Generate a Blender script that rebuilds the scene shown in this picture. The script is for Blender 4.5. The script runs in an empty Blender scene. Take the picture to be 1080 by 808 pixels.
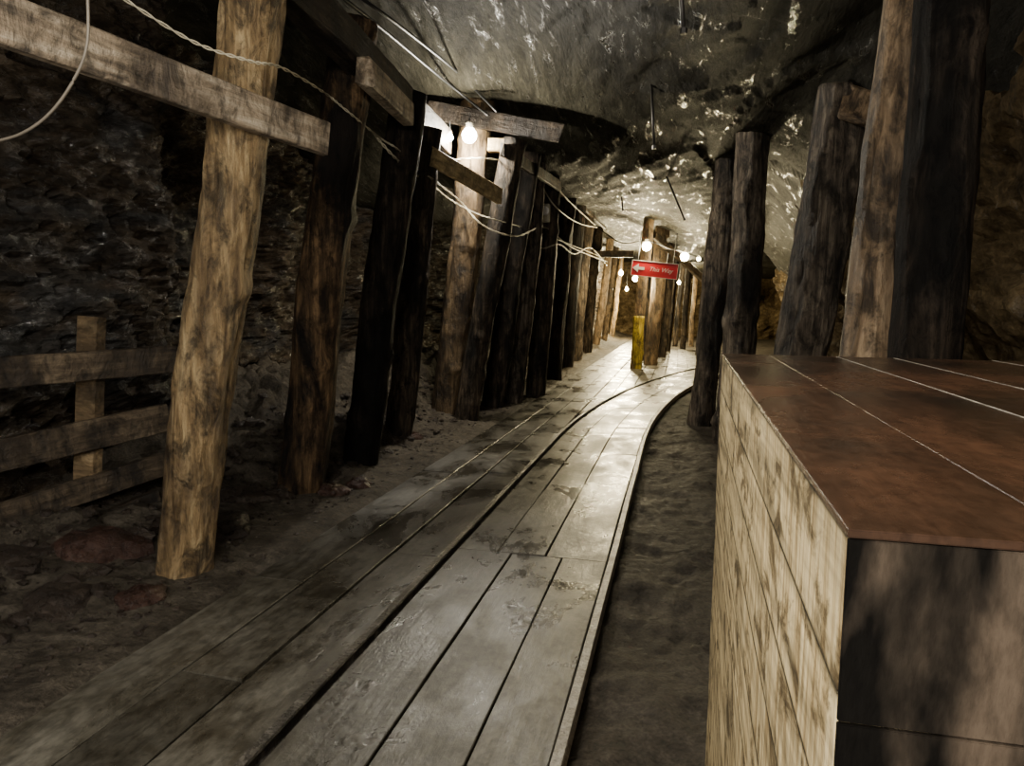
import bpy, bmesh, math, random
from mathutils import Vector, Matrix, noise
random.seed(7)
C = bpy.context.scene.collection
# ------------------------------------------------------------------ camera
H = 1.3; F0 = 780.0
phi = math.atan(80/F0); psi = math.atan(175/F0*math.cos(phi)); rol = math.radians(0.7)
fwd = Vector((-math.sin(psi)*math.cos(phi), math.cos(psi)*math.cos(phi), -math.sin(phi)))
rt = Vector((math.cos(psi), math.sin(psi), 0)); up = rt.cross(fwd)
R_ = rt*math.cos(rol)+up*math.sin(rol); U_ = up*math.cos(rol)-rt*math.sin(rol)
cam = bpy.data.cameras.new('camera'); co = bpy.data.objects.new('camera', cam); C.objects.link(co)
m = Matrix((R_, U_, -fwd)).transposed().to_4x4(); m.translation = (0, 0, H)
co.matrix_world = m; cam.sensor_width = 36; cam.lens = 36*F0/1080; cam.clip_start = .02
bpy.context.scene.camera = co
O = Vector((0, 0, H))
def ray(x, y): return (R_*((x-540)/F0)+U_*((404-y)/F0)+fwd)
def G(x, y, z=0.0):
    d = ray(x, y); return O+d*((z-H)/d.z)
def P(x, y, Y):
    d = ray(x, y); return O+d*(Y/d.y)
# ------------------------------------------------------------------ materials
def newmat(name):
    mt = bpy.data.materials.new(name); mt.use_nodes = True
    nt = mt.node_tree; b = nt.nodes['Principled BSDF']; return mt, nt, b
def N(nt, t, **k):
    n = nt.nodes.new(t)
    for a, v in k.items(): setattr(n, a, v)
    return n
def ramp(nt, stops):
    r = N(nt, 'ShaderNodeValToRGB'); e = r.color_ramp.elements
    while len(e) < len(stops): e.new(.5)
    for i, (p, c) in enumerate(stops):
        e[i].position = p; e[i].color = (c[0], c[1], c[2], 1) if isinstance(c, tuple) else (c, c, c, 1)
    return r
def coords(nt, scale, rnd=True):
    tc = N(nt, 'ShaderNodeTexCoord'); mp = N(nt, 'ShaderNodeMapping'); mp.inputs['Scale'].default_value = scale
    if rnd:
        oi = N(nt, 'ShaderNodeObjectInfo'); ml = N(nt, 'ShaderNodeMath', operation='MULTIPLY'); ml.inputs[1].default_value = 37
        ad = N(nt, 'ShaderNodeVectorMath', operation='ADD')
        nt.links.new(oi.outputs['Random'], ml.inputs[0]); nt.links.new(tc.outputs['Object'], ad.inputs[0]); nt.links.new(ml.outputs[0], ad.inputs[1])
        nt.links.new(ad.outputs[0], mp.inputs[0])
    else: nt.links.new(tc.outputs['Object'], mp.inputs[0])
    return mp
def noisetex(nt, mp, scale, detail=8, rough=.6, dist=0):
    n = N(nt, 'ShaderNodeTexNoise'); n.inputs['Scale'].default_value = scale; n.inputs['Detail'].default_value = detail
    n.inputs['Roughness'].default_value = rough; n.inputs['Distortion'].default_value = dist
    nt.links.new(mp.outputs[0], n.inputs['Vector']); return n
def mix(nt, fac, a, b, mode='MIX'):
    n = N(nt, 'ShaderNodeMix', data_type='RGBA', blend_type=mode)
    if isinstance(fac, float): n.inputs[0].default_value = fac
    else: nt.links.new(fac, n.inputs[0])
    for s, i in ((a, 6), (b, 7)):
        if isinstance(s, tuple): n.inputs[i].default_value = (*s, 1)
        else: nt.links.new(s, n.inputs[i])
    return n.outputs[2]
def bump(nt, b, h, st, dist=.02, prev=None):
    n = N(nt, 'ShaderNodeBump'); n.inputs['Strength'].default_value = st; n.inputs['Distance'].default_value = dist
    nt.links.new(h, n.inputs['Height'])
    if prev: nt.links.new(prev, n.inputs['Normal'])
    nt.links.new(n.outputs[0], b.inputs['Normal']); return n.outputs[0]
def wood(name, dark, mid, light, grain=(9, 9, .8), patch=1.6, lo=.4, hi=.62, rough=(.45, .75), bs=.6, spec=.4, blot=.6):
    mt, nt, b = newmat(name)
    mg = coords(nt, grain); mp = coords(nt, (1.6, 1.6, .7)); mb = coords(nt, (1, 1, .55))
    g = noisetex(nt, mg, 3, 8, .65, .4); p = noisetex(nt, mp, patch, 6, .62, .3); q = noisetex(nt, mb, 9, 8, .75, .5)
    rg = ramp(nt, [(.3, dark), (.5, mid), (.72, light)]); nt.links.new(g.outputs[0], rg.inputs[0])
    rp = ramp(nt, [(lo, 0.0), (hi, 1.0)]); nt.links.new(p.outputs[0], rp.inputs[0])
    dk = mix(nt, g.outputs[0], tuple(c*.5 for c in dark), tuple(c*1.3 for c in dark))
    c = mix(nt, rp.outputs[0], dk, rg.outputs[0])
    rq = ramp(nt, [(.40, .25), (.54, 1.15)]); nt.links.new(q.outputs[0], rq.inputs[0])
    c = mix(nt, blot, c, rq.outputs[0], 'MULTIPLY'); nt.links.new(c, b.inputs['Base Color'])
    rr = ramp(nt, [(.3, rough[0]), (.7, rough[1])]); nt.links.new(p.outputs[0], rr.inputs[0]); nt.links.new(rr.outputs[0], b.inputs['Roughness'])
    b.inputs['Specular IOR Level'].default_value = spec
    n1 = bump(nt, b, g.outputs[0], bs, .04)
    bump(nt, b, q.outputs[0], .9, .04, n1)
    return mt
def rock(name, c1, c2, c3, sc=1.0, rough=(.3, .7), bs=.9, stretch=(1, 1, 1), spec=.5, vs=5, vb=.5, big=1.3, fine=.7, glint=None, tint=None):
    mt, nt, b = newmat(name)
    mp = coords(nt, tuple(s*sc for s in stretch), False)
    a = noisetex(nt, mp, big, 10, .65, .3); f = noisetex(nt, mp, 9, 8, .7); h = noisetex(nt, mp, 32, 5, .7)
    v = N(nt, 'ShaderNodeTexVoronoi'); v.inputs['Scale'].default_value = vs; v.feature = 'F1'
    wp = mix(nt, .25, mp.outputs[0], a.outputs[1]); nt.links.new(wp, v.inputs['Vector'])
    r = ramp(nt, [(.32, c1), (.52, c2), (.72, c3)]); nt.links.new(a.outputs[0], r.inputs[0])
    r2 = ramp(nt, [(.36, .3), (.62, 1.0)]); nt.links.new(f.outputs[0], r2.inputs[0])
    r3 = ramp(nt, [(.36, .5), (.62, 1.2)]); nt.links.new(h.outputs[0], r3.inputs[0])
    c = r.outputs[0]
    if tint:
        t = noisetex(nt, mp, .9, 4, .6, .6); rt_ = ramp(nt, [(.5, 0.0), (.62, 1.0)]); nt.links.new(t.outputs[0], rt_.inputs[0])
        c = mix(nt, rt_.outputs[0], c, mix(nt, .6, c, tint))
    c = mix(nt, .85, c, r2.outputs[0], 'MULTIPLY'); c = mix(nt, fine, c, r3.outputs[0], 'MULTIPLY'); nt.links.new(c, b.inputs['Base Color'])
    if glint:   # wet film only in patches: matte stone with sharp highlights
        gm = noisetex(nt, mp, 4.5, 6, .75, .5)
        rs = ramp(nt, [(glint, 0.06), (glint+.05, spec)]); nt.links.new(gm.outputs[0], rs.inputs[0]); nt.links.new(rs.outputs[0], b.inputs['Specular IOR Level'])
        rr = ramp(nt, [(glint, rough[1]), (glint+.05, rough[0])]); nt.links.new(gm.outputs[0], rr.inputs[0])
    else:
        b.inputs['Specular IOR Level'].default_value = spec
        rr = ramp(nt, [(.35, rough[0]), (.65, rough[1])]); nt.links.new(f.outputs[0], rr.inputs[0])
    nt.links.new(rr.outputs[0], b.inputs['Roughness'])
    n1 = bump(nt, b, v.outputs['Distance'], bs*vb, .06)
    n2 = bump(nt, b, f.outputs[0], bs, .04, n1)
    n3 = bump(nt, b, h.outputs[0], bs*fine, .012, n2)
    return mt
def simple(name, c, rough=.5, metal=0, sc=25, var=.4):
    mt, nt, b = newmat(name); mp = coords(nt, (1, 1, 1)); n = noisetex(nt, mp, sc, 5)
    o = mix(nt, n.outputs[0], tuple(x*(1-var) for x in c), tuple(min(1, x*(1+var)) for x in c))
    nt.links.new(o, b.inputs['Base Color']); b.inputs['Roughness'].default_value = rough; b.inputs['Metallic'].default_value = metal
    bump(nt, b, n.outputs[0], .3, .005); return mt
def glow(name, c, s):
    mt, nt, b = newmat(name); b.inputs['Base Color'].default_value = (1, 1, 1, 1)
    b.inputs['Emission Color'].default_value = (*c, 1); b.inputs['Emission Strength'].default_value = s; return mt
M = {}
M['tan'] = wood('weathered_tan_log', (.055, .032, .015), (.28, .185, .085), (.58, .43, .23), lo=.33, hi=.5, rough=(.4, .75), blot=1.0, bs=1.0)
M['brown'] = wood('brown_log', (.045, .028, .014), (.16, .105, .052), (.34, .235, .125), lo=.34, hi=.54, blot=.95)
M['mottled'] = wood('orange_mottled_dark_log', (.010, .007, .005), (.075, .045, .022), (.26, .16, .08), lo=.42, hi=.54, rough=(.5, .8), spec=.2, blot=1.0)
M['dark'] = wood('dark_damp_log', (.011, .009, .007), (.052, .038, .025), (.19, .138, .09), lo=.41, hi=.56, rough=(.5, .8), spec=.2, blot=.95)
M['black'] = wood('blackened_log', (.006, .005, .004), (.022, .016, .011), (.08, .058, .04), lo=.43, hi=.6, rough=(.6, .85), spec=.12, blot=.9)
M['bark'] = wood('grey_bark_log', (.018, .014, .010), (.11, .084, .06), (.34, .275, .195), lo=.34, hi=.52, bs=1.0, blot=1.0, spec=.25)
M['stripped'] = wood('tan_stripped_log', (.055, .036, .02), (.27, .18, .10), (.52, .38, .235), lo=.34, hi=.5, blot=1.0, bs=.9)
M['board'] = wood('grey_brown_board', (.10, .074, .05), (.33, .25, .165), (.60, .50, .37), grain=(9, .9, 9), lo=.34, hi=.5, blot=.9)
M['paleboard'] = wood('pale_yellow_board', (.14, .10, .05), (.42, .3, .14), (.68, .52, .28), grain=(9, 2, 9), lo=.3, hi=.5)
M['fence'] = wood('damp_fence_board', (.025, .017, .010), (.095, .067, .04), (.23, .17, .105), grain=(8, 1, 8), lo=.36, hi=.56, blot=.9)
M['darkbeam'] = wood('dark_beam', (.012, .009, .007), (.04, .029, .019), (.11, .08, .053), grain=(8, 1, 8), lo=.4, hi=.6, spec=.2)
M['fencepost'] = wood('light_fence_post', (.09, .06, .03), (.3, .2, .1), (.45, .33, .18))
M['yellow'] = wood('yellow_paint', (.10, .07, .012), (.38, .28, .02), (.58, .45, .035), lo=.34, hi=.48, bs=.6, blot=1.0)
M['wall'] = rock('damp_layered_rock', (.020, .0145, .0095), (.060, .044, .029), (.13, .097, .065), rough=(.16, .7), stretch=(1, 1, 2.6), vs=6, vb=.2, bs=1.0, spec=.65, big=3.0, glint=.53, tint=(.055, .058, .06))
M['ceil'] = rock('wet_roof_rock', (.016, .0145, .0098), (.0285, .026, .018), (.048, .0445, .031), rough=(.18, .65), stretch=(1.8, .42, 1), bs=.7, vs=1.6, vb=.2, big=1.8, spec=.55, fine=.6, glint=.57)
M['wallr'] = rock('brown_rock', (.05, .034, .017), (.16, .112, .056), (.32, .235, .125), rough=(.25, .8), vs=5, vb=.35, big=2, spec=.5, glint=.58)
M['dirt'] = rock('trodden_dirt', (.060, .048, .035), (.135, .112, .083), (.21, .178, .136), sc=2.2, rough=(.6, .9), bs=1.0, spec=.2, vs=7, vb=.5)
M['rubble'] = rock('rubble_rock', (.022, .015, .011), (.065, .047, .034), (.14, .105, .077), sc=3, rough=(.2, .5), vs=3)
M['redrock'] = rock('iron_stain_red_light_rock', (.028, .014, .009), (.09, .045, .032), (.16, .09, .065), sc=3, rough=(.15, .45), vs=3)  # iron-stained rock; its red also paints a patch of red light
M['iron'] = rock('rusty_rail_iron', (.014, .012, .010), (.06, .05, .040), (.38, .34, .29), sc=8, rough=(.25, .55), bs=.4, vs=8)
M['railpale'] = rock('worn_rail_iron', (.2, .18, .15), (.46, .42, .36), (.72, .67, .59), sc=8, rough=(.3, .55), bs=.4, vs=8)
M['blackcable'] = simple('black_cable', (.012, .012, .012), .5)
M['whitecable'] = simple('dusty_white_cable', (.42, .37, .26), .5)
M['greycable'] = simple('grey_loop_cable', (.12, .10, .075), .5)
M['steel'] = simple('dull_steel', (.06, .055, .05), .45, .7)
M['red'] = simple('red_sign_paint', (.72, .008, .015), .45, 0, 6, .15)
M['white'] = simple('white_paint', (.85, .82, .78), .5, 0, 6, .1)
M['socket'] = simple('lamp_socket', (.1, .09, .07), .5)
M['bulb'] = glow('lit_bulb_glass', (1, .93, .75), 150)
M['bulbfar'] = glow('warm_bulb_glass', (1, .87, .5), 110)
def deckmat(name, k, mud):
    mt, nt, b = newmat(name)
    mp = coords(nt, (7, .5, 7), False); mq = coords(nt, (1, .6, 1), False)
    g = noisetex(nt, mp, 4, 8, .7, .3); p = noisetex(nt, mq, 2.3, 8, .7, .4); f = noisetex(nt, mq, 30, 6, .7); u = noisetex(nt, mq, 5, 8, .7, .6)
    geo = N(nt, 'ShaderNodeNewGeometry')
    r = ramp(nt, [(.25, (.090*k, .080*k, .061*k)), (.5, (.155*k, .141*k, .110*k)), (.75, (.225*k, .207*k, .165*k))]); nt.links.new(g.outputs[0], r.inputs[0])
    ri = ramp(nt, [(0, .62), (1, 1.1)]); nt.links.new(geo.outputs['Random Per Island'], ri.inputs[0])
    c = mix(nt, 1.0, r.outputs[0], ri.outputs[0], 'MULTIPLY')
    rp = ramp(nt, [(.36, (.42, .4, .36)), (.56, (1, 1, 1))]); nt.links.new(p.outputs[0], rp.inputs[0])
    c = mix(nt, .8, c, rp.outputs[0], 'MULTIPLY')
    ru = ramp(nt, [(.36, 0.0), (.56, 1.0)]); nt.links.new(u.outputs[0], ru.inputs[0])
    c = mix(nt, .4+.4*mud, c, mix(nt, ru.outputs[0], (.36, .32, .26), (1, 1, 1)), 'MULTIPLY')
    rf = ramp(nt, [(.38, .5), (.6, 1.1)]); nt.links.new(f.outputs[0], rf.inputs[0])
    c = mix(nt, .8, c, rf.outputs[0], 'MULTIPLY'); nt.links.new(c, b.inputs['Base Color'])
    rr = ramp(nt, [(.38, .17), (.58, .5)]); nt.links.new(p.outputs[0], rr.inputs[0]); nt.links.new(rr.outputs[0], b.inputs['Roughness'])
    n1 = bump(nt, b, g.outputs[0], .3, .008); n2 = bump(nt, b, f.outputs[0], .35, .006, n1); bump(nt, b, u.outputs[0], .3, .015, n2)
    return mt
M['deck'] = deckmat('worn_planks', .88, 0)
M['deckmud'] = deckmat('muddy_wet_planks', .78, 1.0)
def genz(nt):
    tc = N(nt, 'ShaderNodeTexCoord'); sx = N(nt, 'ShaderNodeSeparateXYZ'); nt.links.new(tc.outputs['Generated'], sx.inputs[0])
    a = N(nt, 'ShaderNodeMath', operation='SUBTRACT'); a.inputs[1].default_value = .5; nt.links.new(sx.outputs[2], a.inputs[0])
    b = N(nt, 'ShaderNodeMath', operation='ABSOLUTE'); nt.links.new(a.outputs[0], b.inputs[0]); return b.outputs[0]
def boxside():
    mt, nt, b = newmat('pale_sawn_timber')
    mv = coords(nt, (1, 34, 3)); mh = coords(nt, (3, 1.0, 14)); ms = coords(nt, (1, 4, 7))
    v = noisetex(nt, mv, 2.2, 5, .6, .6); h = noisetex(nt, mh, 3, 6, .6); s = noisetex(nt, ms, 2.2, 8, .7, .6)
    r = ramp(nt, [(.34, (.24, .165, .075)), (.46, (.42, .315, .16)), (.62, (.57, .45, .25))]); nt.links.new(v.outputs[0], r.inputs[0])
    rs = ramp(nt, [(.39, (.09, .068, .042)), (.49, (1, 1, 1))]); nt.links.new(s.outputs[0], rs.inputs[0])
    c = mix(nt, .85, r.outputs[0], rs.outputs[0], 'MULTIPLY')
    rh = ramp(nt, [(.36, .42), (.6, 1.1)]); nt.links.new(h.outputs[0], rh.inputs[0]); c = mix(nt, .9, c, rh.outputs[0], 'MULTIPLY')
    oi = N(nt, 'ShaderNodeObjectInfo'); ro = ramp(nt, [(0, .78), (1, 1.12)]); nt.links.new(oi.outputs['Random'], ro.inputs[0]); c = mix(nt, 1.0, c, ro.outputs[0], 'MULTIPLY')
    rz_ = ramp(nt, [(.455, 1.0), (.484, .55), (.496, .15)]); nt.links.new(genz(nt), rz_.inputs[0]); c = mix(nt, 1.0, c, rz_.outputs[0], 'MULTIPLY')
    nt.links.new(c, b.inputs['Base Color']); b.inputs['Roughness'].default_value = .75; b.inputs['Specular IOR Level'].default_value = .2
    bump(nt, b, v.outputs[0], .9, .008); return mt
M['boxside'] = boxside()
def boxfront():
    mt, nt, b = newmat('dark_front_timber')  # front far darker than the side boards, browner towards the right
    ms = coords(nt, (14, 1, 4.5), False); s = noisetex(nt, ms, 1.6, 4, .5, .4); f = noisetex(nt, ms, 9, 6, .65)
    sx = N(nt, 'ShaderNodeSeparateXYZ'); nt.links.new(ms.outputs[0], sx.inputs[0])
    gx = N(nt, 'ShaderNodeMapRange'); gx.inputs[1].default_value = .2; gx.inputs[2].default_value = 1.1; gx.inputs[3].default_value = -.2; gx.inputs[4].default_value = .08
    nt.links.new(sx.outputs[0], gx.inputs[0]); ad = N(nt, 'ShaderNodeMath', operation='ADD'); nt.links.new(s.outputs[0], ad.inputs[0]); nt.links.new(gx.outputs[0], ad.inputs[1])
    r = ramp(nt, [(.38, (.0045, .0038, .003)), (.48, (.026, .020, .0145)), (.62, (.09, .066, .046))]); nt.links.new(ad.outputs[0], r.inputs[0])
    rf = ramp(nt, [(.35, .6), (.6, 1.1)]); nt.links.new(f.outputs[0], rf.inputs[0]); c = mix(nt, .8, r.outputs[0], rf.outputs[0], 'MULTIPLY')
    nt.links.new(c, b.inputs['Base Color']); b.inputs['Roughness'].default_value = .75; b.inputs['Specular IOR Level'].default_value = .06
    bump(nt, b, f.outputs[0], .4, .004); return mt
M['boxfront'] = boxfront()
def lidmat():
    mt, nt, b = newmat('rusty_brown_lid')
    ms = coords(nt, (1.6, 1, 1), False); s = noisetex(nt, ms, 2.4, 8, .62, .5); mg = coords(nt, (14, 1, 1), False); g = noisetex(nt, mg, 4, 7, .65); f = noisetex(nt, ms, 40, 6, .7)
    r = ramp(nt, [(.34, (.031, .021, .014)), (.5, (.062, .032, .018)), (.68, (.108, .048, .024))]); nt.links.new(s.outputs[0], r.inputs[0])
    rg = ramp(nt, [(.3, .6), (.65, 1.1)]); nt.links.new(g.outputs[0], rg.inputs[0])
    c = mix(nt, .8, r.outputs[0], rg.outputs[0], 'MULTIPLY')
    rf = ramp(nt, [(.35, .55), (.6, 1.1)]); nt.links.new(f.outputs[0], rf.inputs[0]); c = mix(nt, .75, c, rf.outputs[0], 'MULTIPLY')
    nt.links.new(c, b.inputs['Base Color'])
    rr = ramp(nt, [(.35, .16), (.65, .34)]); nt.links.new(s.outputs[0], rr.inputs[0]); nt.links.new(rr.outputs[0], b.inputs['Roughness'])
    n1 = bump(nt, b, g.outputs[0], .2, .004); bump(nt, b, f.outputs[0], .25, .002, n1); return mt
M['lid'] = lidmat()
# ------------------------------------------------------------------ object helpers
def link(name, bm, mat, parent=None, loc=(0, 0, 0), smooth=False):
    me = bpy.data.meshes.new(name); bmesh.ops.recalc_face_normals(bm, faces=bm.faces[:])
    bm.to_mesh(me); bm.free(); me.materials.append(mat)
    if smooth:
        for p in me.polygons: p.use_smooth = True
    o = bpy.data.objects.new(name, me); C.objects.link(o); o.location = loc
    if parent: o.parent = parent
    return o
def tag(o, label, cat, group=None, kind=None):
    o['label'] = label; o['category'] = cat
    if group: o['group'] = group
    if kind: o['kind'] = kind
    return o
def empty(name, loc, rz=0):
    o = bpy.data.objects.new(name, None); C.objects.link(o); o.location = loc; o.rotation_euler = (0, 0, rz); o.empty_display_size = .1; return o
def basis(d):
    d = d.normalized(); a = Vector((0, 0, 1)) if abs(d.z) < .8 else Vector((0, 1, 0))
    x = a.cross(d).normalized(); return x, d.cross(x), d
def log_bm(p0, p1, r0, r1, seed, rough=1.0, bend=.025, seg=32, knots=4):
    bm = bmesh.new(); ax = p1-p0; L = ax.length; x, y, d = basis(ax); n = max(6, int(L/.045)); rng = random.Random(seed)
    bx, by = rng.uniform(-bend, bend), rng.uniform(-bend, bend); rings = []
    kn = [(rng.random(), rng.uniform(0, 6.28)) for _ in range(knots)]
    for i in range(n+1):
        t = i/n; c = ax*t+(x*bx+y*by)*math.sin(t*math.pi*1.3)+x*.02*noise.noise(Vector((t*L*1.1, seed, 0)))+y*.02*noise.noise(Vector((t*L*1.1, seed, 9))); r = r0+(r1-r0)*t; ring = []
        for k in range(seg):
            a = 2*math.pi*k/seg; q = Vector((math.cos(a)*1.1+seed*3.1, math.sin(a)*1.1, t*L*1.1))
            rr = r*(1+rough*(.13*noise.noise(Vector((q.x, q.y, q.z*.7)))+.07*noise.noise(Vector((q.x*3, q.y*3, q.z*1.8)))+.08*noise.noise(Vector((q.x*8, q.y*8, q.z*3)))+.06*noise.noise(Vector((q.x*17, q.y*17, q.z*7)))))
            for kt, ka in kn:
                dd = ((t-kt)*L)**2/(.06**2)+((math.cos(a-ka)-1)*2.5)**2*4
                rr += r*.16*math.exp(-dd*1.2)*(1 if math.cos(a-ka) > 0 else 0)
            ring.append(bm.verts.new(c+(x*math.cos(a)+y*math.sin(a))*rr))
        rings.append(ring)
    for i in range(n):
        for k in range(seg):
            k2 = (k+1) % seg; bm.faces.new((rings[i][k], rings[i][k2], rings[i+1][k2], rings[i+1][k]))
    bm.faces.new(rings[0][::-1]); bm.faces.new(rings[-1]); return bm
def add_board(bm, p0, p1, w, t, side=None, jag=0, seed=1, n=10):
    d = (p1-p0).normalized(); s = (side or Vector((0, 0, 1))); s = (s-d*s.dot(d)).normalized(); q = d.cross(s); rng = random.Random(seed)
    prev = None; first = None
    for i in range(n+1):
        f = i/n; c = p0.lerp(p1, f); j = rng.uniform(-1, 1)*.012*w*3; ring = []
        b = min(w, t)*.12
        for (u, v) in ((-w/2+b, -t/2), (w/2-b, -t/2), (w/2, -t/2+b), (w/2, t/2-b), (w/2-b, t/2), (-w/2+b, t/2), (-w/2, t/2-b), (-w/2, -t/2+b)):
            e = d*rng.uniform(-jag, jag) if i in (0, n) else Vector((0, 0, 0))
            ring.append(bm.verts.new(c+s*(u+j*.5)+q*v+e))
        if prev:
            for k in range(8): bm.faces.new((prev[k], prev[(k+1) % 8], ring[(k+1) % 8], ring[k]))
        else: first = ring
        prev = ring
    bm.faces.new(first[::-1]); bm.faces.new(prev)
def board(name, p0, p1, w, t, mat, parent=None, side=None, jag=0, seed=1):
    L = (p1-p0).length; bm = bmesh.new(); d = (p1-p0).normalized(); s = side or Vector((0, 0, 1)); s = (s-d*s.dot(d)).normalized()
    q = d.cross(s)
    add_board(bm, Vector((0, 0, 0)), Vector((0, L, 0)), w, t, Vector((0, 0, 1)), jag, seed, max(4, int(L/.15)))
    o = link(name, bm, mat, parent)
    mm = Matrix((q, d, s)).transposed().to_4x4(); mm.translation = p0; o.matrix_local = mm
    return o
def catmull(pts, n=8):
    out = []; pts = [pts[0]]+list(pts)+[pts[-1]]
    for i in range(1, len(pts)-2):
        a, b, c, d = pts[i-1:i+3]
        for k in range(n):
            t = k/n; out.append(.5*((2*b)+(c-a)*t+(2*a-5*b+4*c-d)*t*t+(3*b-a-3*c+d)*t**3))
    out.append(pts[-2]); return out
def tube_bm(pts, r, seg=8, bm=None):
    bm = bm or bmesh.new(); prev = None
    for i, p in enumerate(pts):
        d = (pts[min(i+1, len(pts)-1)]-pts[max(i-1, 0)]); x, y, _ = basis(d)
        ring = [bm.verts.new(p+(x*math.cos(6.2832*k/seg)+y*math.sin(6.2832*k/seg))*r) for k in range(seg)]
        if prev:
            for k in range(seg): bm.faces.new((prev[k], prev[(k+1) % seg], ring[(k+1) % seg], ring[k]))
        else: bm.faces.new(ring[::-1])
        prev = ring
    bm.faces.new(prev); return bm
# ------------------------------------------------------------------ tunnel shell
def sm(a, b, x):
    t = max(0, min(1, (x-a)/(b-a))); return t*t*(3-2*t)
def curve(Y): return .0165*max(0, Y-7)**2 if Y < 25 else .0165*18**2+.594*(Y-25)
def XL(Y): return -3.55-.2*math.sin(Y*.35)-.9*sm(4.6, 5.9, Y)*(1-sm(12, 16, Y))  # recess behind the left posts, shaped so less light reaches the wall
def XR(Y): return 1.85+.25*math.sin(Y*.5+1)+min(6, .0165*max(0, Y-11)**2)
def ceilz(X, Y):
    left = 4.0-.8*sm(6.0, 10.2, Y)+.4*sm(12, 18, Y); right = 2.95-.15*sm(14, 18, Y)
    t = sm(-1.9, .9, X); z = left*(1-t)+right*t
    z -= .9*sm(XR(Y)-.9, XR(Y)+.1, X)
    z -= .5*sm(XL(Y)+.9, XL(Y), X); return z
ys = [-2.2]
while ys[-1] < 38: ys.append(ys[-1]+(.045 if ys[-1] < 7 else .045+.010*(ys[-1]-7)))
def blocks(p):
    d, pts = noise.voronoi(p); return noise.noise(pts[0]*7.3)
def grid(name, nu, f, mat, smooth=False):
    bm = bmesh.new(); rows = []
    for Y in ys: rows.append([bm.verts.new(f(i/nu, Y)) for i in range(nu+1)])
    for a, b in zip(rows[:-1], rows[1:]):
        for i in range(nu): bm.faces.new((a[i], a[i+1], b[i+1], b[i]))
    o = link(name, bm, mat, smooth=smooth); o['kind'] = 'structure'; return o
def fl(u, Y):
    X = XL(Y)-.3+(XR(Y)+.3-XL(Y)+.3)*u
    z = -.055+.025*noise.fractal(Vector((X*2.2, Y*2.2, 0)), 1, 2, 4)
    bk = sm(-2.4, -3.8, X)*(.35+.65*sm(3.8, 6, Y)); z += bk*.55+(.03+.2*bk)*abs(noise.fractal(Vector((X*2.5, Y*2.5, 3)), .8, 2, 5))*sm(-1.95, -2.3, X)+.09*blocks(Vector((X*3.5, Y*3.5, 1)))*sm(-2.2, -2.7, X)
    z += sm(.9, 2.2, X-min(6, .0165*max(0, Y-10)**2))*.3
    e = curve(Y)
    if -.35+e < X < .35: z += .016*noise.noise(Vector((X*4, Y*3.5, 1)))+.016*blocks(Vector((X*8, Y*6, 1)))+.010*noise.noise(Vector((X*17, Y*15, 1)))
    z += .05*sm(-1.88, -2.05, X)+.02*noise.noise(Vector((X*5, Y*3, 7)))*sm(-1.85, -2.0, X)
    if -1.88 < X < -.3+e+.03: z = min(z, -.085)
    return Vector((X, Y, z))
grid('floor', 190, fl, M['dirt'], True)
def wl(u, Y):
    z = -.1+4.2*u; p = Vector((XL(Y), Y*.9, z*2.2))
    w = Vector((0, noise.noise(p*2)*.4, noise.noise(p*2+Vector((5, 0, 0)))*.4))
    d = .3*noise.fractal(Vector((0, Y*.5, z*.6)), 1, 2, 4)+.07*blocks(p*1.6+w)+.045*blocks(p*3.6+w)+.03*blocks(p*8+w)+.05*noise.fractal(p*4, .8, 2, 5)
    return Vector((XL(Y)+d+.25*u*u, Y, z))
grid('wall_left', 150, wl, M['wall'], False)
def wr(u, Y):
    z = -.1+3.2*u; p = Vector((XR(Y), Y, z*1.5))
    d = .3*noise.fractal(Vector((9, Y*.6, z*.7)), 1, 2, 4)+.10*blocks(p*1.4)+.06*blocks(p*3.5)+.03*blocks(p*8)+.05*noise.fractal(p*3, .9, 2, 5)
    return Vector((XR(Y)-d-.5*u*u, Y, z))
grid('wall_right', 90, wr, M['wallr'], False)
def cl(u, Y):
    X = XL(Y)-.5+(XR(Y)-XL(Y)+1.0)*u; p = Vector((X, Y*.6, 0))
    q = X*1.0+.38*Y
    wv = .25*noise.noise(Vector((q, Y*.5, 4))); far = 1-.6*sm(8, 12, Y)
    d = .05*noise.fractal(p*.5, 1, 2, 2)+.06*far*blocks(Vector((q*1.2+wv, Y*.22, 0)))+.035*far*blocks(Vector((q*2.8+wv, Y*.5+wv, 3)))+.02*blocks(Vector((q*7+wv, Y*1.3, 5)))+.010*noise.fractal(Vector((q*6, Y*1.5, 0)), .9, 2, 3)
    return Vector((X, Y, ceilz(X, Y)+d*.9-.02))
grid('ceiling', 200, cl, M['ceil'], True)
bm = bmesh.new(); rows = []
for i in range(61):
    row = []
    for j in range(31):
        X = -5+i*.25; z = -.2+j*.15; row.append(bm.verts.new(Vector((X, 37.4+.5*noise.fractal(Vector((X, z, 5)), 1, 2, 4), z))))
    rows.append(row)
for a, b in zip(rows[:-1], rows[1:]):
    for j in range(30): bm.faces.new((a[j], a[j+1], b[j+1], b[j]))
o = link('wall_back', bm, M['wallr']); o['kind'] = 'structure'
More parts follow.
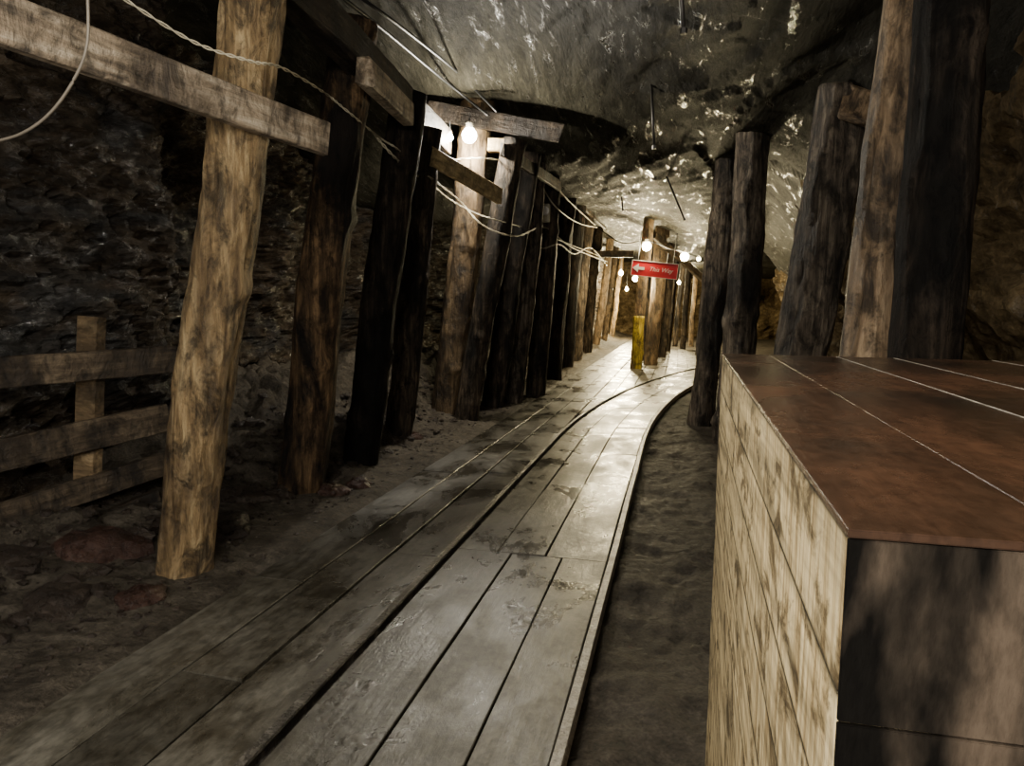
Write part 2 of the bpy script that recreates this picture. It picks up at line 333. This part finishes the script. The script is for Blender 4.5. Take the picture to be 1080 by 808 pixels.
# ------------------------------------------------------------------ plank deck and rails
def plank(bm, x0, x1, y0, y1, z, follow, rng, rag=1.0, gap=.0028):
    g = gap+rng.random()*.002; n = max(2, int((y1-y0)/.3)); prev = None; t = .045; dz = rng.uniform(-.003, .003)*rag; tilt = rng.uniform(-.002, .002)*rag
    for i in range(n+1):
        Y = y0+.006+(y1-y0-.012)*i/n; e = curve(Y) if follow else 0; ring = []
        w = noise.noise(Vector((x0*7, Y*1.3, 0)))*.003*rag
        for X, zz in ((x0+g, -t), (x0+g, -.003), (x0+g+.003, 0), (x1-g-.003, 0), (x1-g, -.003), (x1-g, -t)):
            ring.append(bm.verts.new((X+e+w, Y, z+dz+zz+(tilt if X < (x0+x1)/2 else -tilt)+.003*rag*noise.noise(Vector((X*4, Y*2, 1))))))
        if prev:
            for k in range(6): bm.faces.new((prev[k], ring[k], ring[(k+1) % 6], prev[(k+1) % 6]))
        else: bm.faces.new(ring[::-1])
        prev = ring
    bm.faces.new(prev)
rng = random.Random(3)
bm = bmesh.new()
# near: two courses meeting in one straight cross joint; beyond it three columns with staggered joints
for y0, y1, cuts in ((-1.5, .9, [-.85, -.57]), (.9, 3.72, [-.82, -.55])):
    xs = [-1.118]+cuts+[-.318]
    for a, b in zip(xs[:-1], xs[1:]): plank(bm, a, b, y0, y1, 0, True, rng)
xs = [-1.118, -.90, -.64, -.318]
for a, b, js in zip(xs[:-1], xs[1:], ((3.72, 6.0, 8.6, 11.2, 13.4, 16, 18, 20), (3.72, 5.1, 7.5, 9.7, 12.2, 14.8, 17, 20), (3.72, 6.6, 8.1, 10.6, 12.9, 15.3, 18, 20))):
    for y0, y1 in zip(js[:-1], js[1:]): plank(bm, a, b, y0, y1, 0, True, rng, 1.3)
tag(link('plank_walkway', bm, M['deck']), 'worn wooden planks laid between the two mine rails', 'walkway')
bm = bmesh.new()
for a, b, js in ((-1.44, -1.18, (-1.5, 1.2, 3.6, 5.6, 7.6)), (-1.69, -1.44, (-1.5, 2.2, 4.9, 6.8, 9.3)), (-1.96, -1.69, (-1.5, .6, 3.1, 5.5, 8.2))):
    js = list(js)
    while js[-1] < 15: js.append(js[-1]+rng.uniform(2, 3))
    for y0, y1 in zip(js[:-1], js[1:]): plank(bm, a, b, y0, y1, -.006, False, rng, 1.6, .0045)
for i in range(11):
    X = -1.18+i*.24
    y0 = 7+math.sqrt(max(0, (X+1.18+.1)/.0165))-.4
    if y0 < 22: plank(bm, X, X+.235, y0, 24+rng.random()*3, -.016, False, rng)
for i in range(3): plank(bm, -1.94+i*.25, -1.94+i*.25+.245, 15.2+rng.random(), 32, -.006, False, rng)
tag(link('plank_walkway', bm, M['deckmud']), 'wet muddy planks along the outside of the darker rail beside the log posts', 'walkway')
def rail(X, mat, label, w, z):
    bm = bmesh.new(); prev = None; Y = -1.5; prof = [(-w*.5, -.06), (-w*.3, -.045), (-w*.3, -.02), (-w*.5, -.008), (-w*.42, 0), (w*.42, 0), (w*.5, -.008), (w*.3, -.02), (w*.3, -.045), (w*.5, -.06)]
    while Y < 20:
        e = curve(Y); s = .033*max(0, Y-7); nx = 1/math.sqrt(1+s*s); j = .004*noise.noise(Vector((Y*.9, X, 0)))
        ring = [bm.verts.new((X+e+u*nx+j, Y-u*s*nx, z+v)) for u, v in prof]
        if prev:
            for k in range(10): bm.faces.new((prev[k], ring[k], ring[(k+1) % 10], prev[(k+1) % 10]))
        else: bm.faces.new(ring[::-1])
        prev = ring; Y += .2
    bm.faces.new(prev); return tag(link('rail', bm, mat), label, 'rail')
rail(-1.148, M['iron'], 'dark rusty iron rail between the planks, nearer the lit tan post', .036, .026)
rail(-.292, M['railpale'], 'pale worn iron rail at the edge of the dirt strip beside the crate', .036, .026)
# ------------------------------------------------------------------ posts
def px_r(w, p): return w/2/F0*(p-O).dot(fwd)
posts = {}
def lpost(key, b, t, wb, wt, mat, label, ztop=None, Y=None, group='log posts along the left wall'):
    p0 = G(*b) if Y is None else P(*b, Y)
    if Y is not None:
        q = P(*t, Y); k = (0-p0.z)/(q.z-p0.z); w0 = p0; p0 = p0+(q-p0)*k
    p1 = P(*t, p0.y)
    if ztop is None: ztop = p1.z
    elif ztop == 'c':
        ztop = 3.2
        for _ in range(6):
            q = p0+(p1-p0)*((ztop-p0.z)/(p1.z-p0.z)); ztop = ceilz(q.x, q.y)+.03
    k = (ztop-p0.z)/(p1.z-p0.z); p1n = p0+(p1-p0)*k
    r0 = px_r(wb, p0 if Y is None else w0); r1 = px_r(wt, p1)
    a = p0+(p0-p1n).normalized()*.1
    o = link('log_post', log_bm(Vector((0, 0, 0)), p1n-a, r0, r1, len(posts)+1.7, rough=1.3 if mat in ('tan', 'bark') else 1.0), M[mat], loc=a, smooth=True)
    tag(o, label, 'post', group); posts[key] = (p0, p1n, r0)
    return o
def yp(k, off=.0): return posts[k][0].y-posts[k][2]*1.25-.03-off
lpost('L1', (190, 600), (267, 0), 56, 62, 'tan', 'thick tan peeled log post, brightly lit, nearest on the left beside the fence', 'c')
lpost('L2', (316, 518), (366, 85), 50, 46, 'mottled', 'thick blackened log post, second along the left wall after the tan one', 3.12)
lpost('L3', (380, 488), (424, 150), 36, 38, 'black', 'black log post third along the left wall under the ragged lintel', 2.95)
lpost('L4', (420, 462), (448, 175), 31, 30, 'dark', 'dark log post fourth along the left wall just before the lamp post', 2.95)
lpost('L5', (468, 440), (510, 70), 28, 34, 'brown', 'tall brown log post carrying the two bright bulbs', 'c')
for i, (b, t, w, mt, zt, lb) in enumerate([
    ((492, 443), (541, 160), 25, 'dark', 3.12, 'black log post immediately behind the lamp post, leaning right'),
    ((519, 430), (558, 165), 23, 'black', 3.2, 'black log post second behind the lamp post'),
    ((541, 424), (567, 180), 20, 'bark', 3.25, 'rough dark log post third behind the lamp post, just before the small junction box'),
    ((565, 416), (582, 190), 20, 'dark', 'c', 'dark log post carrying the small junction box'),
    ((584, 400), (600, 190), 17, 'dark', 'c', 'slim dark log post first beyond the junction box post'),
    ((597, 388), (611, 205), 15, 'black', 'c', 'slim dark log post second beyond the junction box post'),
    ((607, 380), (621, 215), 13, 'dark', 'c', 'slim dark log post third beyond the junction box post'),
    ((618, 372), (632, 225), 11, 'dark', 'c', 'slim dark log post far along the left wall, last full height one'),
    ((628, 366), (643, 262), 8, 'brown', 'c', 'small distant brown log post near the glowing end of the left passage'),
    ((637, 361), (648, 275), 6, 'brown', 'c', 'tiny distant brown log post second from the end of the left passage'),
    ((645, 357), (654, 285), 5, 'tan', 'c', 'tiny most distant tan log post on the left of the far passage')]):
    lpost('L%d' % (6+i), b, t, w, w, mt, lb, zt)
RG = 'log posts along the right wall'
lpost('R1', (738, 443), (769, 165), 26, 26, 'bark', 'slim knotty log post standing at the end of the dirt strip on the right', 'c', group=RG)
lpost('R2', (778, 370), (797, 135), 34, 34, 'bark', 'dark grey log post just right of the knotty slim one, behind the crate corner', 'c', Y=7.6, group=RG)
lpost('R3', (840, 372), (889, 125), 52, 54, 'bark', 'stout grey bark log post in the middle of the right side, leaning right', 'c', Y=5.6, group=RG)
lpost('R4', (914, 375), (960, 0), 58, 50, 'stripped', 'tan stripped log post touching the big black log', 'c', Y=3.5, group=RG)
lpost('R5', (972, 378), (1006, 0), 68, 70, 'black', 'massive black log post behind the crate lid on the right', 'c', Y=3.25, group=RG)
CG = 'posts at the fork of the tunnel'
o = lpost('C1', (670, 388), (681, 262), 11, 11, 'brown', 'brown log post with yellow painted foot under the red sign', 'c', group=CG)
p0, p1, r = posts['C1']
ya = o.location.copy(); yb = p0+(p1-p0)*.38
q = link('painted_foot', log_bm(p0+(p1-p0)*.004-ya, yb-ya, r*1.08, r*1.06, 1.7, rough=.9), M['yellow'], parent=o, smooth=True); q['label'] = 'yellow painted lower band'
lpost('C2', (686, 384), (698, 250), 14, 15, 'brown', 'brown log post just right of the yellow footed one', 'c', group=CG)
lpost('C3', (697, 376), (710, 252), 9, 9, 'dark', 'thin dark post behind the red sign at its right end', 'c', group=CG)
for b, t, w, mt, lb in (((678, 379), (689, 262), 8, 'dark', 'dark post squeezed behind the yellow footed post'), ((704, 370), (714, 268), 6, 'dark', 'small brown post right after the sign posts'), ((712, 363), (720, 280), 5, 'dark', 'tiny brown post second beyond the sign'),
                        ((720, 367), (726, 285), 6, 'dark', 'small dark post in the middle of the right branch'), ((729, 363), (734, 285), 5, 'brown', 'tiny brown post in the right branch beside the knotty slim log')):
    lpost('F'+lb[-12:], b, t, w, w, mt, lb, 'c', group=CG)
# ------------------------------------------------------------------ beams and boards
s = (yp('L1')-.03)*.2956
tag(board('wooden_beam', P(343, 147, 4.1*s), P(-40, 5, 2.22*s), .19*s, .05, M['board'], jag=.01, seed=2), 'long weathered grey plank nailed across the tan post top', 'beam')
s2 = (yp('L2')-.1)/5.23
tag(board('lintel_beam', P(425, 108, 6.6*s2), P(262, -62, 3.9*s2), .24, .16, M['darkbeam'], jag=.05, seed=12), 'heavy dark beam resting on the black posts at the top left', 'beam')
tag(board('beam_block', P(385, 76, yp('L2')-.05), P(430, 120, yp('L3')-.1), .16, .1, M['board'], jag=.05, seed=4), 'short ragged grey timber block at the end of the heavy dark beam', 'block')
tag(board('wooden_plank', P(432, 108, yp('L4')-.1), P(474, 150, yp('L5')-.15), .26, .05, M['fence'], jag=.03, seed=5), 'short broad plank left of the bright bulbs', 'plank')
tag(board('wooden_plank', P(455, 165, yp('L4')+.1), P(527, 207, yp('L6')-.1), .17, .05, M['paleboard'], jag=.02, seed=6), 'pale yellow plank nailed slantwise below the bright bulbs', 'plank')
tag(board('wooden_plank', P(452, 116, yp('L5')-.02), P(592, 141, yp('L5')+.1), .2, .05, M['darkbeam'], jag=.02, seed=7), 'dark cross plank directly above the bright bulbs', 'plank')
tag(board('wooden_block', P(515, 153, yp('L5')), P(536, 154, yp('L5')+.05), .14, .12, M['paleboard'], jag=.01, seed=8), 'small pale yellow block right of the bright bulbs', 'block')
tag(board('wooden_plank', P(530, 158, yp('L6')), P(590, 196, yp('L9')-.05), .14, .05, M['fence'], jag=.02, seed=15), 'brown plank across the black posts right of the bulbs', 'plank')
tag(board('wooden_plank', P(588, 190, yp('L10')), P(638, 238, yp('L13')), .2, .06, M['fence'], jag=.02, seed=16), 'brown plank across the slim posts beyond the junction box', 'plank')
tag(board('wooden_wedge', P(893, 108, 5.3), P(930, 120, 5.3), .17, .22, M['stripped'], jag=.04, seed=9), 'wooden wedge jammed beside the top of the stout grey post', 'wedge')
tag(board('wooden_plank', P(622, 268, 21), P(668, 268, 21), .18, .1, M['fence'], seed=10), 'distant cross board over the left passage', 'plank')
tag(board('wooden_plank', P(690, 248, 17.2), P(748, 300, 19), .16, .1, M['fence'], seed=11), 'distant slanting board over the right branch', 'plank')
# fence
fe = empty('wooden_fence', P(92, 500, 3.45)); fl0 = fe.location.copy()
tag(fe, 'low dark plank fence with rails left of the tan post', 'fence')
for a, b, w in (((185, 378, 3.85), (-40, 397, 2.9), .16), ((176, 440, 3.85), (-40, 489, 2.9), .17), ((172, 490, 3.85), (-40, 558, 2.9), .14), ((168, 528, 3.85), (-40, 618, 2.9), .15)):
    board('rail', P(*a)-fl0, P(*b)-fl0, w, .045, M['fence'], parent=fe, seed=int(a[1]))
pp = P(97, 334, 3.55); pb = P(92, 525, 3.5)
q = board('fence_post', pb-fl0, pp-fl0, .13, .09, M['fencepost'], parent=fe, side=Vector((1, 0, 0))); q['label'] = 'lighter short upright'
# ------------------------------------------------------------------ crate
zb = H-.12
c0 = G(893, 556, zb); c1 = G(762, 373, zb)
d = (c1-c0); Lb = d.length; rz = math.atan2(-d.x, d.y)
box = empty('timber_crate', (c0.x, c0.y, -.05), rz); tag(box, 'large pale timber crate with rusty brown lid in the right foreground', 'crate')
Zt = zb+.05; Wb = .98; bh = .092
def cuboid(bm, a, b, bev=.001):
    r = bmesh.ops.create_cube(bm, size=1); s = Vector(b)-Vector(a); c = (Vector(a)+Vector(b))/2
    for v in r['verts']: v.co = Vector((v.co.x*s.x+c.x, v.co.y*s.y+c.y, v.co.z*s.z+c.z))
    es = list({e for v in r['verts'] for e in v.link_edges}); bmesh.ops.bevel(bm, geom=es, offset=bev, segments=2, affect='EDGES')
z = Zt-.005; k = 0
while z > .02:
    z0 = max(0, z-bh); ds = (0, .014, .024, .045, .036)[k % 5]
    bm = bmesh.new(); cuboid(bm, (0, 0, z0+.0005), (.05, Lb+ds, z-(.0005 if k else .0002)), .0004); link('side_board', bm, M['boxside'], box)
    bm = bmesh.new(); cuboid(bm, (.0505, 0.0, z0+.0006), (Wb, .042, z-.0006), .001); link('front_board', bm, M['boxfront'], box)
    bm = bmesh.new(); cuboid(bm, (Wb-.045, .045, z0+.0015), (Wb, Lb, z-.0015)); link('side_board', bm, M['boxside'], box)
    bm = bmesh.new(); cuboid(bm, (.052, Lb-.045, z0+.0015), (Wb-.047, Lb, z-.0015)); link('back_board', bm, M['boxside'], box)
    z -= bh; k += 1
zz = Zt-.005; k = 0
while zz > .02:
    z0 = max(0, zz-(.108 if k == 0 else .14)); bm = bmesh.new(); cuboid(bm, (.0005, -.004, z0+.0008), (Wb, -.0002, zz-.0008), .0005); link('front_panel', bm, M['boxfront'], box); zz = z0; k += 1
bm = bmesh.new()
for a, b in ((0, .12), (.121, .29), (.2915, .43), (.4315, .66), (.6615, Wb)): cuboid(bm, (a, -.004, Zt-.005), (b, Lb, Zt), .0008)
lid = link('lid', bm, M['lid'], box)
for x in (.2908, .4308, .6608):
    bm = bmesh.new(); cuboid(bm, (x-.0014, .002, Zt-.003), (x+.0014, Lb-.002, Zt+.0005), .0004); link('edge_strip', bm, M['railpale'], lid)
# ------------------------------------------------------------------ cables
def cable(pts, r, mat, label, twist=False):
    pt = catmull([P(*p) for p in pts], 18 if twist else 14)
    if twist:
        bm = bmesh.new()
        for s in (0, math.pi):
            out = []
            for i, p in enumerate(pt):
                x, y, _ = basis(pt[min(i+1, len(pt)-1)]-pt[max(0, i-1)]); a = i*.9+s
                out.append(p+(x*math.cos(a)+y*math.sin(a))*r*1.1)
            tube_bm(out, r*.7, 6, bm)
    else: bm = tube_bm(pt, r, 8)
    tag(link('cable', bm, M[mat], smooth=True), label, 'cable')
y1, y2, y3, y4, y5, y6, y9 = [yp(k) for k in ('L1', 'L2', 'L3', 'L4', 'L5', 'L6', 'L9')]
cable([(110, -15, y1-.35), (200, 42, y1-.12), (262, 64, y1-.02), (300, 73, y1+.25), (345, 100, y2-.1), (372, 122, y2), (400, 145, y3-.15), (420, 158, y3), (440, 178, y4), (470, 207, y5-.2), (500, 224, y6-.1), (530, 234, y6), (570, 246, y9-.1), (632, 270, 16.5)], .0045, 'whitecable', 'twisted pale wire running from the tan post along all left posts', True)
cable([(395, 142, y3-.2), (418, 168, y3), (440, 186, y4-.02), (470, 170, y5-.1), (520, 168, y6-.05), (570, 180, y9-.2), (600, 212, 12), (628, 238, 17.5)], .0065, 'whitecable', 'white cable sagging past the lamp post and junction box', True)
cable([(452, 186, y4), (485, 212, y5-.1), (510, 238, y6-.1), (545, 249, y6+.4), (575, 240, y9-.1), (605, 262, 12), (640, 276, 20)], .006, 'whitecable', 'lower looping white cable behind the lamp post', True)
cable([(568, 178, y9-.1), (574, 200, y9-.1), (590, 222, 10.5), (612, 236, 13.5), (630, 240, 17)], .009, 'whitecable', 'short white cable looping down from the junction box post top')
cable([(560, 252, y9-.1), (572, 262, y9-.05), (590, 258, 11), (606, 268, 13), (624, 262, 16), (640, 280, 20)], .007, 'whitecable', 'lowest tangled white cable on the slim posts before the sign', True)
cable([(345, -15, 4.0), (405, 32, 4.9), (470, 86, y5-.35), (515, 122, y5-.1)], .012, 'blackcable', 'black cable running down to the bulbs from the roof, upper one')
cable([(362, -15, 4.2), (425, 30, 5.0), (482, 76, y5-.35), (524, 118, y5-.1)], .012, 'blackcable', 'black cable highest under the roof running to the cross plank')
cable([(-20, 152, 1.9), (20, 142, 1.9), (52, 120, 1.9), (78, 84, 1.9), (92, 45, 1.9), (92, -15, 1.9)], .0045, 'greycable', 'grey cable looping down at the top left corner')
cable([(628, 238, 18), (655, 256, 17), (682, 254, 15.3), (705, 262, 16), (722, 266, 16.5), (750, 276, 19)], .012, 'blackcable', 'black cable feeding the bulbs above the red sign')
# ------------------------------------------------------------------ lamps and added fill lights
def lamp(px, py, Y, r, label, power, col, size=.04, mat='bulb', cord=None, off=.0):
    p = P(px, py, Y); e = empty('light_bulb', p); tag(e, label, 'light bulb', 'bare bulbs')
    bm = bmesh.new(); prof = [(0, -1), (.5, -.88), (.86, -.5), (1, 0), (.9, .42), (.6, .85), (.42, 1.0), (0, 1.0)]
    rings = []
    for a, zz in prof: rings.append([bm.verts.new((a*r*math.cos(k*math.pi/8)+0, a*r*math.sin(k*math.pi/8), zz*r)) for k in range(16)])
    for x, y in zip(rings[:-1], rings[1:]):
        for k in range(16): bm.faces.new((x[k], x[(k+1) % 16], y[(k+1) % 16], y[k]))
    bmesh.ops.remove_doubles(bm, verts=bm.verts[:], dist=1e-5)
    link('bulb', bm, M[mat], e, smooth=True)
    link('socket', tube_bm([Vector((0, 0, .95*r)), Vector((0, 0, 1.6*r)), Vector((0, 0, 1.7*r))], r*.5, 12), M['socket'], e, smooth=True)
    if cord: link('cord', tube_bm([Vector((0, 0, 1.7*r)), Vector((0.005, 0, 1.7*r+cord*.5)), Vector((0, 0, 1.7*r+cord))], .006, 6), M['blackcable'], e)
    ld = bpy.data.lights.new('bulb_light', 'POINT'); ld.energy = power; ld.color = col; ld.shadow_soft_size = size
    lo = bpy.data.objects.new('bulb_light', ld); C.objects.link(lo); lo.location = p+Vector((0, -r*1.4, -r*.9-off)); return e
W = (1, .93, .78); Y_ = (1, .83, .48)
lamp(474, 145, y5-.25, .04, 'left one of the two bright bare bulbs on the lamp post', 60, W, cord=.1, size=.03)
lamp(495, 143, y5-.2, .08, 'right one of the two bright bare bulbs on the lamp post', 240, W, cord=.1)
lamp(682, 260, 15.3, .09, 'bright bulb just above the left end of the red sign', 190, Y_, mat='bulbfar', cord=.1)
lamp(722, 271, 16.5, .09, 'bulb right of the red sign', 160, Y_, mat='bulbfar', cord=.1)
lamp(670, 294, 17.8, .07, 'bulb below the left end of the red sign', 240, Y_, mat='bulbfar', cord=.6)
lamp(737, 273, 19, .05, 'small bulb between the sign and the knotty right post', 110, Y_, mat='bulbfar', cord=.1)
lamp(655, 288, 23, .07, 'distant bulb deep in the left passage', 900, Y_, mat='bulbfar', cord=1.0, size=.1)
lamp(661, 305, 31, .07, 'most distant bulb at the end of the left passage', 1800, Y_, mat='bulbfar', cord=1.0, size=.1)
lamp(716, 298, 27, .06, 'distant bulb deep in the right branch', 600, Y_, mat='bulbfar', cord=.5, size=.1)
def plight(loc, e, col, s=.12):  # lights without a fixture: one overhead lamp out of view, the rest added fill
    ld = bpy.data.lights.new('unseen_light', 'POINT'); ld.energy = e; ld.color = col; ld.shadow_soft_size = s
    lo = bpy.data.objects.new('unseen_light', ld); C.objects.link(lo); lo.location = loc
plight((-.8, .9, 2.4), 120, (1, .95, .84), .3)
plight((-.6, -1.3, 2.0), 260, (1, .96, .88), .6)  # fill added behind the camera, no lamp there
plight((-1.9, -.8, 1.3), 170, (1, .96, .88), .5)  # low fill added on the left to brighten wall and posts
plight((1.3, -.6, 2.2), 110, (1, .93, .82), .3)  # fill added on the right to brighten the right wall
# ------------------------------------------------------------------ sign
sa = P(666, 282, 15.2); sb = P(715, 287, 15.2); sg = empty('hanging_sign', (sa+sb)/2); tag(sg, 'red hanging sign with white arrow and lettering at the tunnel fork', 'sign')
dv = (sb-sa); ang = math.atan2(-dv.z, dv.x); sg.rotation_euler = (0, ang, 0); wS = dv.length; hS = .31
bm = bmesh.new(); cuboid(bm, (-wS/2, -.015, -hS/2), (wS/2, .015, hS/2), .006); link('panel', bm, M['red'], sg)
bm = bmesh.new()
for a, b in (((-wS/2, -hS/2), (wS/2, -hS/2+.010)), ((-wS/2, hS/2-.010), (wS/2, hS/2)), ((-wS/2, -hS/2+.010), (-wS/2+.010, hS/2-.010)), ((wS/2-.010, -hS/2+.010), (wS/2, hS/2-.010))):
    cuboid(bm, (a[0], -.021, a[1]), (b[0], -.0155, b[1]), .001)
link('border', bm, M['white'], sg)
bm = bmesh.new()
for vs in (((-.44, 0), (-.32, .085), (-.32, -.085)), ((-.32, .028), (-.32, -.028), (-.2, -.028), (-.2, .028))):
    bm.faces.new([bm.verts.new((a, -.018, b)) for a, b in vs])
link('arrow', bm, M['white'], sg)
cu = bpy.data.curves.new('txt', 'FONT'); cu.body = 'This Way'; cu.size = .12; cu.align_x = 'CENTER'; cu.align_y = 'CENTER'; cu.shear = .3
to = bpy.data.objects.new('txt', cu); C.objects.link(to); bpy.context.view_layer.update()
me = bpy.data.meshes.new_from_object(to.evaluated_get(bpy.context.evaluated_depsgraph_get())); bpy.data.objects.remove(to)
me.materials.clear(); me.materials.append(M['white'])
lt = bpy.data.objects.new('lettering', me); C.objects.link(lt); lt.parent = sg; lt.rotation_euler = (math.pi/2, 0, 0); lt.location = (.12, -.019, 0)
for x in (-.35, .35):
    link('hanging_cord', tube_bm([Vector((x, 0, hS/2)), Vector((x, 0, hS/2+.6))], .008, 6), M['blackcable'], sg)
jb = empty('junction_box', P(575, 225, y9-.03)); tag(jb, 'small cream junction box fixed to a dark post right of the bulbs', 'junction box')
bm = bmesh.new(); cuboid(bm, (-.07, -.05, -.13), (.07, .05, .13), .01); link('housing', bm, M['whitecable'], jb)
bm = bmesh.new(); ring = [[bm.verts.new((rr*math.cos(k*math.pi/10), yy, .03+rr*math.sin(k*math.pi/10))) for k in range(20)] for rr, yy in ((.066, -.045), (.066, -.075), (.05, -.085))]
for a, b in zip(ring[:-1], ring[1:]):
    for k in range(20): bm.faces.new((a[k], a[(k+1) % 20], b[(k+1) % 20], b[k]))
bm.faces.new(ring[-1]); link('round_cover', bm, M['white'], jb)
for (px, py, qx, qy, Y, lb) in ((718, -12, 721, 34, 4.2, 'short steel rod hanging at the top edge above the right rail'), (688, 108, 690, 156, 7.0, 'thin steel rod hanging from the middle of the roof'),
                            (708, 198, 722, 232, 10, 'thin bent rod hanging from the roof before the sign'), (655, 200, 657, 222, 12.5, 'tiny rod hanging from the roof left of the sign')):
    a = P(px, py, Y); b = P(qx, qy, Y); e = empty('roof_bolt', b); tag(e, lb, 'roof bolt', 'roof bolts')
    topz = ceilz(a.x, a.y)+.05; a2 = b+(a-b)*((topz-b.z)/(a.z-b.z)) if topz > a.z else a
    link('rod', tube_bm([Vector((0, 0, 0)), (a2-b)*.5, a2-b], .012, 8), M['steel'], e, smooth=True)
    link('nut', tube_bm([Vector((0, 0, -.01)), Vector((0, 0, .02))], .02, 6), M['steel'], e)
# ------------------------------------------------------------------ rocks
def rockmesh(seed, s):
    bm = bmesh.new(); bmesh.ops.create_icosphere(bm, subdivisions=3, radius=1)
    for v in bm.verts:
        n = v.co.normalized(); v.co = n*(1+.35*noise.noise(n*1.2+Vector((seed*5, 0, 0)))+.25*blocks(n*1.4+Vector((seed, 3, 0)))+.06*noise.noise(n*5))
        v.co.x *= s*1.2; v.co.y *= s; v.co.z *= s*.6
    return bm
spots = [((100, 588), .2, 'redrock', 'reddish iron stained boulder left of the tan post foot'), ((150, 632), .09, 'redrock', 'small red stone standing in for a patch of red light before the tan post foot'),  # the small red stone is red light on the ground, painted as rock
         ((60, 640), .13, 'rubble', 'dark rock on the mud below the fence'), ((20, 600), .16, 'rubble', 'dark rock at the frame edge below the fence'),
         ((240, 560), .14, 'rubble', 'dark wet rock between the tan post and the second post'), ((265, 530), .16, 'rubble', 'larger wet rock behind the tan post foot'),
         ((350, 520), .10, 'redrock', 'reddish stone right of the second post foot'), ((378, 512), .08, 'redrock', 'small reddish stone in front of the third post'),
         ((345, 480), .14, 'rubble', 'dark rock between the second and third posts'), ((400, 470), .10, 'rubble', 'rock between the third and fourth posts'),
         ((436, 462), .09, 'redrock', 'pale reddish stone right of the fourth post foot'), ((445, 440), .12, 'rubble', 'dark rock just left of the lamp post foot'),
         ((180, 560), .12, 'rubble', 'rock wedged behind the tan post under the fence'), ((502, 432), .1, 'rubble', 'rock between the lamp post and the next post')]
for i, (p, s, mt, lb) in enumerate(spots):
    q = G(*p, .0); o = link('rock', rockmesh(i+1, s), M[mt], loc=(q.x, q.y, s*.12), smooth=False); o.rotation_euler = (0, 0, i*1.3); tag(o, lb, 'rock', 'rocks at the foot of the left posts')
bm = bmesh.new(); rng = random.Random(11)
for i in range(2600):
    Y = 1.5+rng.random()**1.2*14; X = -2.05-rng.random()**.8*1.3
    z = fl((X-(XL(Y)-.3))/(XR(Y)-XL(Y)+.6), Y).z; s = rng.uniform(.006, .02)*(rng.uniform(1.5, 3.5) if X < -2.4 and rng.random() < .4 else 1)
    r = bmesh.ops.create_icosphere(bm, subdivisions=1, radius=s)
    for v in r['verts']:
        v.co = Vector((v.co.x*rng.uniform(.6, 1.5), v.co.y*rng.uniform(.6, 1.5), v.co.z*rng.uniform(.4, .9)))+Vector((X, Y, z+s*.1))
tag(link('gravel', bm, M['rubble']), 'loose wet stones scattered over the muddy bank beneath the left posts', 'gravel', kind='stuff')
# ------------------------------------------------------------------ world
w = bpy.data.worlds.new('world'); bpy.context.scene.world = w; w.use_nodes = True
w.node_tree.nodes['Background'].inputs[0].default_value = (.9, .95, 1, 1); w.node_tree.nodes['Background'].inputs[1].default_value = .2
